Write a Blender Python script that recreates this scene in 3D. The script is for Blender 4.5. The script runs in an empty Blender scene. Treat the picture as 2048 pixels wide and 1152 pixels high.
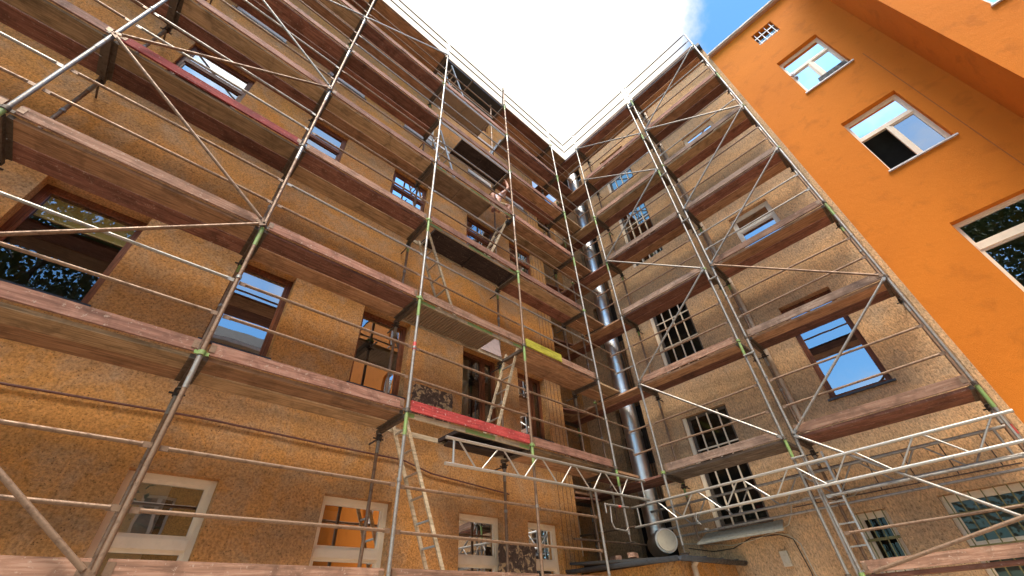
import bpy, math, random
from mathutils import Vector, Matrix
random.seed(7)
S = bpy.context.scene
COL = S.collection

# ------------------------------------------------------------------ materials
MATS = {}
def nt(name):
    m = bpy.data.materials.new(name); m.use_nodes = True
    t = m.node_tree; t.nodes.clear()
    out = t.nodes.new('ShaderNodeOutputMaterial'); b = t.nodes.new('ShaderNodeBsdfPrincipled')
    t.links.new(b.outputs[0], out.inputs[0]); MATS[name] = m
    return m, t, b, out
def N(t, typ, **kw):
    n = t.nodes.new(typ)
    for k, v in kw.items():
        if k in n.inputs.keys() if hasattr(n.inputs, 'keys') else False: n.inputs[k].default_value = v
        else: setattr(n, k, v)
    return n
def coords(t, scale=(1, 1, 1), rnd=True):
    tc = t.nodes.new('ShaderNodeTexCoord'); mp = t.nodes.new('ShaderNodeMapping')
    mp.inputs['Scale'].default_value = scale
    t.links.new(tc.outputs['Object'], mp.inputs['Vector'])
    if rnd:
        oi = t.nodes.new('ShaderNodeObjectInfo'); mu = t.nodes.new('ShaderNodeMath'); mu.operation = 'MULTIPLY'; mu.inputs[1].default_value = 37.0
        t.links.new(oi.outputs['Random'], mu.inputs[0])
        cb = t.nodes.new('ShaderNodeCombineXYZ')
        for i in range(3): t.links.new(mu.outputs[0], cb.inputs[i])
        t.links.new(cb.outputs[0], mp.inputs['Location'])
    return mp.outputs[0]
def noise(t, vec, scale, detail=4, rough=.55, dist=0):
    n = t.nodes.new('ShaderNodeTexNoise'); n.inputs['Scale'].default_value = scale
    n.inputs['Detail'].default_value = detail; n.inputs['Roughness'].default_value = rough; n.inputs['Distortion'].default_value = dist
    t.links.new(vec, n.inputs['Vector']); return n.outputs['Fac']
def ramp(t, fac, stops):
    r = t.nodes.new('ShaderNodeValToRGB'); e = r.color_ramp.elements
    while len(e) < len(stops): e.new(.5)
    for i, (p, c) in enumerate(stops):
        e[i].position = p
        if not isinstance(c, tuple): c = (c, c, c)
        e[i].color = (*c, 1)
    t.links.new(fac, r.inputs['Fac']); return r.outputs['Color']
def mix(t, fac, a, b, blend='MIX'):
    m = t.nodes.new('ShaderNodeMix'); m.data_type = 'RGBA'; m.blend_type = blend
    for sock, v in ((m.inputs['Factor'], fac), (m.inputs[6], a), (m.inputs[7], b)):
        if isinstance(v, (int, float)): sock.default_value = v
        elif isinstance(v, tuple): sock.default_value = (*v, 1)
        else: t.links.new(v, sock)
    return m.outputs[2]
def bump(t, b, h, strength, dist):
    n = t.nodes.new('ShaderNodeBump'); n.inputs['Strength'].default_value = strength; n.inputs['Distance'].default_value = dist
    t.links.new(h, n.inputs['Height']); t.links.new(n.outputs[0], b.inputs['Normal']); return n

def plaster(name, c1, c2, c3, grain=26., bd=.02, stretch=1.):
    m, t, b, o = nt(name); v = coords(t, rnd=False)
    g = noise(t, v, grain, 5, .65)
    if stretch != 1.:
        v2 = coords(t, (1, 1, stretch), rnd=False); g = noise(t, v2, grain, 5, .65)
    big = noise(t, v, .55, 4, .6, .4); mid = noise(t, v, 2.3, 5, .65, .5)
    col = ramp(t, big, [(.38, c1), (.62, c2)])
    col = mix(t, ramp(t, mid, [(.46, 0.), (.68, .75)]), col, c3)
    # broad dirt washed down the face in uneven streaks
    vs = coords(t, (2.2, 2.2, .16), rnd=False); st = noise(t, vs, 1.2, 5, .6)
    col = mix(t, ramp(t, st, [(.55, 0.), (.8, .22)]), col, tuple(x * .5 for x in c3))
    vb = coords(t, (.30, .30, 1.5), rnd=False); so_ = noise(t, vb, 1.1, 6, .62, .3)
    col = mix(t, ramp(t, so_, [(.50, 0.), (.66, .5)]), col, tuple(x * .48 for x in c3))
    g2 = noise(t, v if stretch == 1. else v2, grain * .42, 4, .7)
    col = mix(t, 1., col, ramp(t, g, [(.28, .34), (.42, .80), (.60, 1.18)]), 'MULTIPLY')
    col = mix(t, 1., col, ramp(t, g2, [(.30, .72), (.46, .97), (.66, 1.08)]), 'MULTIPLY')
    vo = t.nodes.new('ShaderNodeTexVoronoi'); vo.inputs['Scale'].default_value = grain * .9; t.links.new(v, vo.inputs['Vector'])
    pit = ramp(t, vo.outputs['Distance'], [(.08, 0.22), (.26, 1.)])
    pm = ramp(t, noise(t, v, grain * .3, 2), [(.46, 0.), (.56, 1.)])
    col = mix(t, pm, col, mix(t, 1., col, pit, 'MULTIPLY'))
    t.links.new(col, b.inputs['Base Color']); b.inputs['Roughness'].default_value = .93
    b.inputs['Specular IOR Level'].default_value = .15
    bump(t, b, g, .9, bd)
    return m
plaster('plaster_ochre', (.59, .268, .070), (.53, .262, .098), (.47, .30, .170), 36., .018)
plaster('plaster_tan', (.64, .375, .185), (.57, .355, .19), (.50, .34, .20), 38., .015, .55)
plaster('plaster_stripped', (.12, .085, .07), (.16, .11, .085), (.09, .07, .06), 30., .03)
plaster('plaster_old_yellow', (.80, .50, .15), (.74, .46, .15), (.66, .42, .15), 20., .01)

def paint_orange():
    m, t, b, o = nt('paint_orange'); v = coords(t, rnd=False)
    big = noise(t, v, .5, 4, .6, .6); mid = noise(t, v, 2.6, 5, .6, .3); fine = noise(t, v, 90, 4, .7)
    col = ramp(t, big, [(.35, (.68, .195, .015)), (.65, (.63, .178, .014))])
    col = mix(t, ramp(t, mid, [(.55, 0.), (.70, .42)]), col, (.42, .115, .009))
    col = mix(t, 1., col, ramp(t, fine, [(.3, .86), (.7, 1.06)]), 'MULTIPLY')
    t.links.new(col, b.inputs['Base Color']); b.inputs['Roughness'].default_value = .85; b.inputs['Specular IOR Level'].default_value = .2
    hh = t.nodes.new('ShaderNodeMath'); hh.operation = 'ADD'
    t.links.new(noise(t, v, 7, 4, .6), hh.inputs[0]); t.links.new(fine, hh.inputs[1])
    bump(t, b, hh.outputs[0], .6, .010)
paint_orange()

def wood(name, c, c2, wear, axis=0, rough=.8, bstr=.5, wearc=(.45, .33, .25)):
    m, t, b, o = nt(name)
    sc = [14, 14, 14]; sc[axis] = .9
    v = coords(t, tuple(sc)); vi = coords(t)
    g = noise(t, v, 2.2, 6, .65, .6); blot = noise(t, vi, 3.5, 5, .65, .4)
    col = ramp(t, g, [(.32, tuple(x * .5 for x in c)), (.5, c), (.68, c2)])
    col = mix(t, ramp(t, blot, [(.48, 0.), (.70, .8)]), col, tuple(x * .38 for x in c))
    sm = noise(t, vi, 26, 4, .7)
    col = mix(t, ramp(t, sm, [(.60, 0.), (.67, wear)]), col, wearc)
    ob = t.nodes.new('ShaderNodeObjectInfo'); hs = t.nodes.new('ShaderNodeHueSaturation')
    mr = t.nodes.new('ShaderNodeMapRange'); mr.inputs[3].default_value = .7; mr.inputs[4].default_value = 1.3
    t.links.new(ob.outputs['Random'], mr.inputs[0]); t.links.new(mr.outputs[0], hs.inputs['Value']); t.links.new(col, hs.inputs['Color'])
    t.links.new(hs.outputs[0], b.inputs['Base Color']); b.inputs['Roughness'].default_value = rough
    b.inputs['Specular IOR Level'].default_value = .25
    bump(t, b, g, bstr, .006)
wood('wood_brown', (0.39, 0.208, 0.108), (0.538, 0.316, 0.175), .35)
wood('wood_olive', (0.361, 0.232, 0.122), (0.502, 0.335, 0.193), .35)
wood('wood_darkred', (.21, .09, .06), (.31, .15, .10), .5)
wood('wood_grey', (0.24, 0.174, 0.126), (0.396, 0.3, 0.228), .5)
wood('toe_pink', (.32, .15, .10), (.44, .24, .17), .8)
wood('toe_grey', (.27, .17, .12), (.38, .27, .20), .8)
wood('toe_red', (0.38, 0.048, 0.043), (0.475, 0.085, 0.067), .7, wearc=(.55, .35, .3))
wood('toe_brown', (0.31, 0.165, 0.105), (0.42, 0.25, 0.17), .8)
wood('toe_yellow', (.48, .42, .04), (.58, .52, .09), .6, wearc=(.3, .28, .05))
wood('frame_wood', (.17, .055, .022), (.25, .09, .04), .1, axis=2, rough=.45, bstr=.2)
wood('beam_pale', (.50, .38, .24), (.62, .49, .33), .4)
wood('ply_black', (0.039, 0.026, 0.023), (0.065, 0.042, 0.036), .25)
wood('ply_stained', (0.238, 0.154, 0.091), (0.322, 0.21, 0.126), .3)

def metal(name, c, rough, met, spot=(.25, .14, .08), amt=.5, sc=18, bd=0):
    m, t, b, o = nt(name); v = coords(t)
    n = noise(t, v, sc, 5, .65)
    col = mix(t, ramp(t, n, [(.50, 0.), (.66, amt)]), c, spot)
    t.links.new(col, b.inputs['Base Color']); b.inputs['Metallic'].default_value = met
    t.links.new(ramp(t, n, [(.3, rough * .7), (.7, min(1, rough * 1.5))]), b.inputs['Roughness'])
    if bd: bump(t, b, n, .4, bd)
metal('steel', (.34, .31, .27), .42, .6, (.20, .13, .085), .6)
metal('steel_rusty', (.25, .155, .095), .5, .4, (.13, .07, .04), .7)
metal('steel_dark', (.13, .10, .075), .55, .5, (.09, .06, .04), .6)
metal('aluminium', (.50, .46, .40), .35, .7, (.40, .32, .24), .35)
metal('green_paint', (.20, .30, .085), .55, .1, (.26, .22, .12), .8)
metal('red_paint', (.60, .07, .06), .5, .1, (.4, .2, .15), .5)
metal('zinc_dark', (.06, .065, .075), .45, .6, (.04, .035, .03), .5)
metal('white_metal', (.62, .60, .58), .5, .1, (.4, .36, .32), .4)
metal('pvc_white', (.86, .70, .50), .4, 0., (.62, .48, .32), .3, 6)
metal('pvc_bright', (.74, .69, .60), .4, 0., (.6, .5, .4), .3, 6)
metal('pipe_cream', (.50, .36, .24), .55, 0., (.36, .25, .16), .5, 9)
metal('cable_brown', (.14, .05, .035), .6, 0., (.08, .03, .02), .4)
metal('cable_black', (.03, .022, .018), .6, 0., (.06, .04, .03), .4)
metal('box_cream', (.55, .46, .33), .5, 0., (.4, .3, .2), .4)
metal('bars_olive', (.22, .18, .06), .55, .2, (.12, .09, .04), .5)
metal('rubber', (.02, .02, .02), .7, 0., (.04, .03, .03), .3)
metal('skin', (.50, .23, .145), .55, 0., (.42, .17, .11), .4, 30)
metal('shirt', (.66, .54, .54), .9, 0., (.55, .42, .42), .4, 14)
metal('shorts', (.24, .15, .065), .9, 0., (.17, .10, .05), .5, 14)
metal('hair', (.05, .028, .018), .8, 0., (.03, .02, .01), .5, 60)
metal('shoe', (.20, .10, .085), .8, 0., (.12, .06, .05), .5, 30)
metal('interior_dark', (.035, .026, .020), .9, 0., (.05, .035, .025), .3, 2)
metal('ground', (.44, .39, .33), .9, 0., (.36, .31, .26), .6, 3, .02)
metal('roof_felt', (.05, .045, .04), .9, 0., (.08, .06, .045), .6, 5, .01)
metal('bark', (.08, .055, .04), .9, 0., (.05, .035, .025), .5, 12, .02)
metal('leaf', (.055, .095, .022), .6, 0., (.09, .12, .03), .6, 2)
metal('room_grey', (.16, .17, .15), .8, 0., (.10, .10, .09), .5, 2)
metal('eave_white', (.62, .55, .46), .7, 0., (.4, .34, .28), .4, 6)
metal('eave_pink', (.55, .36, .24), .8, 0., (.4, .26, .18), .4, 6)

metal('orange_joint', (.36, .10, .010), .9, 0., (.30, .08, .008), .4)
metal('canopy_grey', (.36, .32, .24), .8, 0., (.24, .21, .16), .6)
def duct_mat():
    m, t, b, o = nt('duct_metal'); v = coords(t, rnd=False)
    b.inputs['Base Color'].default_value = (.80, .78, .74, 1); b.inputs['Metallic'].default_value = 1.; 
    t.links.new(ramp(t, noise(t, v, 9, 4), [(.3, .32), (.7, .5)]), b.inputs['Roughness'])
    bump(t, b, noise(t, v, 5, 3), .3, .01)
duct_mat()
def ribs(name, c):
    m, t, b, o = nt(name); tc = coords(t)
    b.inputs['Base Color'].default_value = (*c, 1); b.inputs['Roughness'].default_value = .5; b.inputs['Metallic'].default_value = .25
    t.links.new(mix(t, ramp(t, noise(t, tc, 12, 4), [(.5, 0.), (.7, .5)]), c, tuple(x * .55 for x in c)), b.inputs['Base Color'])
ribs('ribbed_tan', (.34, .24, .155)); ribs('ribbed_pink', (.55, .42, .38))
def curtain_m(name, c):
    m, t, b, o = nt(name); v = coords(t, rnd=False)
    t.links.new(ramp(t, noise(t, v, 3, 3), [(.3, tuple(x * .8 for x in c)), (.7, c)]), b.inputs['Base Color']); b.inputs['Roughness'].default_value = .95
curtain_m('cloth_beige', (.50, .40, .27)); curtain_m('cloth_yellow', (.62, .44, .13)); curtain_m('cloth_white', (.7, .7, .68))
def flake():
    m, t, b, o = nt('stucco_flaking'); v = coords(t, rnd=False)
    n = noise(t, v, 9, 6, .6, .8); g = noise(t, v, 60, 4)
    col = ramp(t, n, [(.44, (.10, .065, .045)), (.54, (.17, .11, .075)), (.57, (.56, .40, .22)), (.7, (.62, .42, .2))])
    col = mix(t, 1., col, ramp(t, g, [(.3, .55), (.6, 1.1)]), 'MULTIPLY')
    t.links.new(col, b.inputs['Base Color']); b.inputs['Roughness'].default_value = .95; bump(t, b, n, .8, .03)
flake()
def glass(name, lo, tint, gl=(.92, .95, 1.)):
    m = bpy.data.materials.new(name); m.use_nodes = True; t = m.node_tree; t.nodes.clear(); MATS[name] = m
    out = t.nodes.new('ShaderNodeOutputMaterial'); tr = t.nodes.new('ShaderNodeBsdfTransparent'); g = t.nodes.new('ShaderNodeBsdfGlossy')
    tr.inputs[0].default_value = (*tint, 1); g.inputs['Roughness'].default_value = .0; g.inputs[0].default_value = (*gl, 1)
    f = t.nodes.new('ShaderNodeFresnel'); f.inputs[0].default_value = 1.5
    a = t.nodes.new('ShaderNodeMath'); a.operation = 'ADD'; a.inputs[1].default_value = lo; a.use_clamp = True
    v = coords(t, rnd=False); n = noise(t, v, 1.3, 2)
    bp = t.nodes.new('ShaderNodeBump'); bp.inputs['Strength'].default_value = .12; bp.inputs['Distance'].default_value = .02
    t.links.new(n, bp.inputs['Height']); t.links.new(bp.outputs[0], g.inputs['Normal'])
    mx = t.nodes.new('ShaderNodeMixShader')
    t.links.new(f.outputs[0], a.inputs[0]); t.links.new(a.outputs[0], mx.inputs[0]); t.links.new(tr.outputs[0], mx.inputs[1]); t.links.new(g.outputs[0], mx.inputs[2])
    t.links.new(mx.outputs[0], out.inputs[0])
glass('glass', .36, (.75, .78, .75), (.93, .96, 1.)); glass('glass_bright', .62, (.8, .82, .78)); glass('glass_clear', .12, (.8, .82, .78)); glass('glass_dull', .02, (.62, .63, .58), (.42, .43, .38))

# ------------------------------------------------------------------ mesh helpers
class MB:
    def __init__(s): s.v = []; s.f = []; s.sm = []
    def add(s, vs, fs, smooth=False):
        o = len(s.v); s.v += [tuple(p) for p in vs]; s.f += [tuple(i + o for i in f) for f in fs]; s.sm += [smooth] * len(fs); return s
    def box(s, x0, x1, y0, y1, z0, z1):
        vs = [(x, y, z) for x in (x0, x1) for y in (y0, y1) for z in (z0, z1)]
        return s.add(vs, [(0, 1, 3, 2), (4, 6, 7, 5), (0, 4, 5, 1), (2, 3, 7, 6), (0, 2, 6, 4), (1, 5, 7, 3)])
    def bar(s, a, b, w, h, up=(0, 0, 1)):
        a = Vector(a); b = Vector(b); d = (b - a).normalized(); u = Vector(up)
        sd = d.cross(u)
        if sd.length < 1e-4: sd = d.cross(Vector((1, 0, 0)))
        sd.normalize(); u = sd.cross(d).normalized()
        vs = [p + sd * (i * w / 2) + u * (j * h / 2) for p in (a, b) for i, j in ((-1, -1), (1, -1), (1, 1), (-1, 1))]
        return s.add(vs, [(3, 2, 1, 0), (4, 5, 6, 7), (0, 1, 5, 4), (1, 2, 6, 5), (2, 3, 7, 6), (3, 0, 4, 7)])
    def tube(s, a, b, r, r2=None, n=10, cap=True):
        a = Vector(a); b = Vector(b); r2 = r if r2 is None else r2
        d = (b - a).normalized(); u = d.orthogonal().normalized(); w = d.cross(u)
        vs = []
        for p, rr in ((a, r), (b, r2)):
            for i in range(n):
                t = 2 * math.pi * i / n; vs.append(p + u * (math.cos(t) * rr) + w * (math.sin(t) * rr))
        s.add(vs, [(i, (i + 1) % n, n + (i + 1) % n, n + i) for i in range(n)], True)
        if cap: s.add(vs, [tuple(range(n))[::-1], tuple(range(n, 2 * n))])
        return s
    def path(s, pts, r, n=8):
        for a, b in zip(pts, pts[1:]): s.tube(a, b, r, n=n)
        return s
    def build(s, name, mat, parent=None, loc=None):
        me = bpy.data.meshes.new(name); me.from_pydata(s.v, [], s.f); me.polygons.foreach_set('use_smooth', s.sm)
        me.materials.append(MATS[mat]); me.update()
        import bmesh
        bm = bmesh.new(); bm.from_mesh(me); bmesh.ops.recalc_face_normals(bm, faces=bm.faces); bm.to_mesh(me); bm.free()
        o = bpy.data.objects.new(name, me); COL.objects.link(o)
        if parent: o.parent = parent
        if loc: o.location = loc
        return o
def tag(o, label=None, cat=None, group=None, kind=None):
    if label: o['label'] = label
    if cat: o['category'] = cat
    if group: o['group'] = group
    if kind: o['kind'] = kind
    return o
def empty(name, loc=(0, 0, 0), label=None, cat=None, group=None):
    o = bpy.data.objects.new(name, None); COL.objects.link(o); o.location = loc; o.empty_display_size = .2
    return tag(o, label, cat, group)

# ------------------------------------------------------------------ layout (camera at the origin, metres)
YS, YI, YW = 4.984, 5.714, 6.0        # left scaffold outer / inner standards, left wall
XS, XI, XW = 8.534, 9.264, 9.5        # right scaffold outer / inner standards, right wall
G = -1.6                              # ground
SX = [-7.27, -4.77, -2.255, .27, 2.785, 5.257, 7.69]
ZL = lambda k: 2.435 + 2 * k
ZR = lambda k: 2.34 + 2 * k
ORD = {-1: 'lowest', 0: 'second', 1: 'third', 2: 'fourth', 3: 'fifth', 4: 'sixth', 5: 'seventh', 6: 'topmost'}

# ------------------------------------------------------------------ walls with openings
def wall(name, mat, parent, P, u0, u1, z0, z1, holes, depth, reveal_mat=None):
    """P(u, d, z) -> point; d = depth behind the face"""
    us = sorted({u0, u1, *[h[0] for h in holes], *[h[1] for h in holes]})
    zs = sorted({z0, z1, *[h[2] for h in holes], *[h[3] for h in holes]})
    mb = MB()
    for a, b in zip(us, us[1:]):
        for c, d in zip(zs, zs[1:]):
            cu, cz = (a + b) / 2, (c + d) / 2
            if any(h[0] < cu < h[1] and h[2] < cz < h[3] for h in holes): continue
            mb.add([P(a, 0, c), P(b, 0, c), P(b, 0, d), P(a, 0, d)], [(0, 1, 2, 3)])
    o = mb.build(name, mat, parent)
    for a, b, c, d in [h[:4] for h in holes]:
        rv = MB()
        rv.add([P(a, 0, c), P(b, 0, c), P(b, 0, d), P(a, 0, d), P(a, depth, c), P(b, depth, c), P(b, depth, d), P(a, depth, d)], [(0, 1, 5, 4), (1, 2, 6, 5), (2, 3, 7, 6), (3, 0, 4, 7)])
        rv.build('window_reveal', reveal_mat or mat, parent)
    return o
def pbox(mb, P, u0, u1, d0, d1, z0, z1):
    pts = [P(u, d, z) for u in (u0, u1) for d in (d0, d1) for z in (z0, z1)]
    mb.add(pts, [(0, 1, 3, 2), (4, 6, 7, 5), (0, 4, 5, 1), (2, 3, 7, 6), (0, 2, 6, 4), (1, 5, 7, 3)])
def window(parent, P, u0, u1, z0, z1, mat='frame_wood', dep=.15, trans=None, mull=(), w=.06, gl='glass', sill=None, curtain=None, bars=None, muntin=None, open_=None, tw=.05):
    f = MB()
    pbox(f, P, u0, u0 + w, dep, dep + .07, z0, z1); pbox(f, P, u1 - w, u1, dep, dep + .07, z0, z1)
    pbox(f, P, u0 + w, u1 - w, dep, dep + .07, z0, z0 + w); pbox(f, P, u0 + w, u1 - w, dep, dep + .07, z1 - w, z1)
    for tz in (trans or []): pbox(f, P, u0 + w, u1 - w, dep - .01, dep + .06, tz - tw, tz + tw)
    win = f.build('window', mat, parent)
    # sashes + panes
    zc = [z0 + w] + sum([[tz - tw, tz + tw] for tz in (trans or [])], []) + [z1 - w]
    cells = [(zc[i], zc[i + 1]) for i in range(0, len(zc), 2)]
    for ci, (za, zb) in enumerate(cells):
        ms = [m for m in mull if (ci == 0 or not trans)]
        uc = [u0 + w] + sum([[m - .035, m + .035] for m in ms], []) + [u1 - w]
        if ms:
            mm = MB()
            for m_ in ms: pbox(mm, P, m_ - .035, m_ + .035, dep - .008, dep + .055, za, zb)
            mm.build('mullion', mat, win)
        for i in range(0, len(uc), 2):
            a, b = uc[i], uc[i + 1]
            if open_ is not None and ci == 0 and i == open_ * 2: continue
            s = MB(); e = .035
            pbox(s, P, a, a + e, dep + .012, dep + .05, za, zb); pbox(s, P, b - e, b, dep + .012, dep + .05, za, zb)
            pbox(s, P, a + e, b - e, dep + .012, dep + .05, za, za + e); pbox(s, P, a + e, b - e, dep + .012, dep + .05, zb - e, zb)
            s.build('sash', mat, win)
            g = MB(); d = dep + .035
            g.add([P(a + e, d, za + e), P(b - e, d, za + e), P(b - e, d, zb - e), P(a + e, d, zb - e)], [(0, 1, 2, 3)])
            g.build('pane', gl, win)
    if muntin:
        m = MB(); nu, nz = muntin
        for i in range(1, nu): uu = u0 + (u1 - u0) * i / nu; pbox(m, P, uu - .014, uu + .014, dep - .004, dep + .02, z0 + w, z1 - w)
        for i in range(1, nz): zz = z0 + (z1 - z0) * i / nz; pbox(m, P, u0 + w, u1 - w, dep - .002, dep + .018, zz - .014, zz + .014)
        m.build('muntin', 'pvc_white', win)
    if bars:
        m = MB(); nu, nz, bm_ = bars
        for i in range(nu): uu = u0 + (u1 - u0) * (i + .5) / nu; pbox(m, P, uu - .008, uu + .008, .03, .046, z0, z1)
        for i in range(nz): zz = z0 + (z1 - z0) * (i + .35) / nz; pbox(m, P, u0, u1, .046, .056, zz - .02, zz + .02)
        m.build('window_grille', bm_, win)
    if sill:
        m = MB(); pbox(m, P, u0 - .04, u1 + .04, -.045, dep, z0 - .035, z0 - .003); m.build('sill', sill, win)
    if curtain:
        for (cu0, cu1, cz0, cz1, cm, pleat) in curtain:
            m = MB(); n = max(2, int((cu1 - cu0) / .04)) if pleat == 'v' else 2; nz = max(2, int((cz1 - cz0) / .05)) if pleat == 'h' else 1
            pts = []
            for i in range(n + 1):
                for j in range(nz + 1):
                    dd = .22 + (.025 * math.sin(i * 1.9 + .6 * math.sin(i)) if pleat == 'v' else 0) + (.02 * (j % 2) if pleat == 'h' else 0)
                    pts.append(P(cu0 + (cu1 - cu0) * i / n, dep + dd - (.12 if pleat == 'h' else .155 if pleat == 'f' else 0), cz0 + (cz1 - cz0) * j / nz))
            m.add(pts, [(i * (nz + 1) + j, (i + 1) * (nz + 1) + j, (i + 1) * (nz + 1) + j + 1, i * (nz + 1) + j + 1) for i in range(n) for j in range(nz)], True)
            m.build('curtain', cm, win)
    return win

PL = lambda u, d, z: (u, YW + d, z)        # left wing face, looks towards -Y
PR = lambda u, d, z: (XW + d, u, z)        # right wing face, looks towards -X
PB = lambda u, d, z: (u, 7.6 + d, z)       # back of the corner recess
PQ = lambda u, d, z: (10.6 + d, u, z)      # side of the corner recess
# ---- left wing
LW = empty('courtyard_building', (0, YW, G), 'ochre roughcast courtyard wing with brown wooden windows behind the left scaffold', 'building'); LW.location = (0, 0, 0)
colA, colB, colC, colD, colE = (-1.97, -.90), (.25, 1.07), (2.27, 3.23), (4.49, 5.5), (6.04, 6.95)
holesL = []
def H(c, z0, z1): holesL.append((c[0], c[1], z0, z1)); return (c[0], c[1], z0, z1)
LWIN = []
for c in ((.2, 1.05), (2.28, 3.29), (4.5, 5.44), (6.05, 6.92)): LWIN.append(('g', H(c, -.1, 1.52)))
for c in (colA, colB, colC, colD, colE): LWIN.append(('r1', H(c, 3.12, 4.64)))
for c in (colA, colB, colC, colD, colE, (-5.6, -4.6)): LWIN.append(('r2', H(c, 7.15, 8.85)))
for c in (colA, (.15, 1.1), colC, colD, colE, (-5.6, -4.6)): LWIN.append(('r3', H(c, 10.75, 12.4)))
for c in ((4.8, 5.35), (.4, .95), (2.5, 3.0)): LWIN.append(('r4', H(c, 13.9, 14.5)))
wall('wall', 'plaster_ochre', LW, PL, -16, 7.5, G, 15.9, holesL, .22)
for i, (k, h) in enumerate(LWIN):
    u0, u1, z0, z1 = h; w_ = u1 - u0
    if k == 'g':
        j = i
        cur = [[(u0 + .05, u0 + .45, .3, 1.45, 'cloth_white', 'h')], [(u0 + .1, u0 + .38, .2, 1.4, 'room_grey', 'v')], None, [(u0 + .1, u0 + .3, 0., 1.4, 'room_grey', 'v')]][j]
        window(LW, PL, *h, mat='pvc_white', dep=.13, trans=[.87], w=.06, gl='glass_bright' if j else 'glass', curtain=cur, tw=.05)
    elif k == 'r1':
        if c is None: pass
        cc = {0: [(u0 + .1, u1 - .06, 4.18, 4.52, 'cloth_yellow', 'f')], 1: [(u0 + .05, u1 - .05, 4.28, 4.6, 'cloth_beige', 'f')], 2: None,
              3: [(u0 + .02, u0 + .45, 3.1, 4.6, 'cloth_beige', 'v')], 4: [(u0 + .3, u0 + .75, 3.1, 4.6, 'cloth_beige', 'v')]}[i - 4]
        window(LW, PL, *h, dep=.17, w=.055, gl='glass_clear' if i - 4 in (0, 3, 4) else 'glass', curtain=cc, sill='zinc_dark', mull={3: (u0 + .66,), 4: (u0 + .6,)}.get(i - 4, ()))
    elif k == 'r2': window(LW, PL, *h, dep=.07, w=.06, trans=[8.3], tw=.045)
    elif k == 'r3': window(LW, PL, *h, mat='pvc_bright', dep=.10, w=.09, trans=[11.1], tw=.08, sill='zinc_dark')
    else: window(LW, PL, *h, dep=.12, w=.05, mull=((u0 + u1) / 2,))
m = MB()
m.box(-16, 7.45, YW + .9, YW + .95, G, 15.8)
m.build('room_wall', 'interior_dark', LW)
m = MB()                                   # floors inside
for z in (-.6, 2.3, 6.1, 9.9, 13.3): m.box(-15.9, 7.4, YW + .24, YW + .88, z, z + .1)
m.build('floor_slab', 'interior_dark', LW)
m = MB(); m.box(-16, 7.5, YW + .96, 15, 15.7, 15.9); m.box(-16, 7.5, 15, 15.2, G, 15.9); m.box(-16.2, -16, YW, 15.2, G, 15.9)
m.box(7.3, 7.5, YW + .01, 7.58, G, 15.88); m.build('back_wall', 'plaster_ochre', LW)
m = MB(); m.box(-16, 10.6, 5.5, 6.9, 15.62, 15.72); m.build('roof_soffit', 'zinc_dark', LW)
m = MB()
for X in (6.99, 7.13, 7.25, 7.38): m.box(X - .0035, X + .0035, YW - .004, YW + .01, -.3, 15.5)
m.build('joint_line', 'cable_black', LW)
for (a, b, z0, z1) in ((3.40, 4.28, 2.9, 3.47), (5.30, 6.2, .35, 1.13)):
    m = MB()
    # ragged bare patch where the render coat came off
    pts = []; n = 46
    for i in range(n):
        t_ = 2 * math.pi * i / n; cx, cz = math.cos(t_), math.sin(t_)
        k_ = 1 / max(abs(cx), abs(cz)); j_ = 1 - random.random() * .07
        pts.append(((a + b) / 2 + (b - a) / 2 * cx * k_ * j_, (z0 + z1) / 2 + (z1 - z0) / 2 * cz * k_ * j_))
    vs = [(x, YW - .012, z) for x, z in pts] + [(x, YW + .01, z) for x, z in pts]
    m.add(vs, [tuple(range(n))] + [(i, (i + 1) % n, n + (i + 1) % n, n + i) for i in range(n)]); m.build('bare_plaster_patch', 'stucco_flaking', LW)

# ---- corner recess between the wings (back wall of the right wing)
RW = empty('courtyard_building', (0, 0, 0), 'tan roughcast wing with tall barred stair windows beside the orange facade', 'building')
stair = [(3.05, 4.12, 1.34, 3.62), (3.02, 4.12, 4.75, 7.0), (3.05, 4.10, 8.4, 11.0), (3.05, 4.1, 12.0, 14.0)]
wc = [(.20, 1.2, 3.03, 5.16), (.22, 1.18, 6.5, 8.08), (.21, 1.19, 10.6, 12.1)]
gr = [(1.30, 1.78, -.6, 1.2), (-.55, .60, -.4, 1.24)]
wall('wall', 'plaster_tan', RW, PR, -.80, 5.05, G, 15.6, stair + wc + gr, .2)
for h in stair:
    m = MB(); m.box(XW + .05, XW + .12, h[1] - .085, h[1] - .002, h[2], h[3]); m.build('window_casing', 'pvc_white', RW)
    window(RW, PR, h[0], h[1] - .088, h[2], h[3], mat='steel_dark', dep=.09, w=.03, muntin=(4, 3), gl='glass_dull', sill='wood_grey' if h[2] < 1.5 else None)
window(RW, PR, *wc[0], dep=.15, w=.06, sill='zinc_dark')
window(RW, PR, *wc[1], mat='pvc_bright', dep=.12, w=.07, trans=[7.62], tw=.03)
window(RW, PR, *wc[2], mat='pvc_white', dep=.12, w=.07)
window(RW, PR, *gr[0], mat='pvc_white', dep=.15, gl='glass_dull', bars=(4, 3, 'bars_olive'), trans=[.35])
window(RW, PR, *gr[1], mat='pvc_white', dep=.15, mull=(.05,), trans=[.55], gl='glass_dull', bars=(8, 4, 'bars_olive'), curtain=[(-.5, .55, -.3, 1.2, 'room_grey', 'f')])
holesB = [(7.75, 8.4, 2.9, 4.4), (7.75, 8.4, 6.6, 8.1), (8.9, 9.7, 3.2, 4.6), (8.9, 9.7, 6.8, 8.2), (8.9, 9.7, 1.3, 2.3)]
wall('recess_wall', 'plaster_ochre', RW, PB, 7.5, 10.6, G, 15.6, holesB, .2)
for h in holesB: window(RW, PB, *h, mat='pvc_white', dep=.12, w=.06, mull=((h[0] + h[1]) / 2,), gl='glass_dull')
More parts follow.
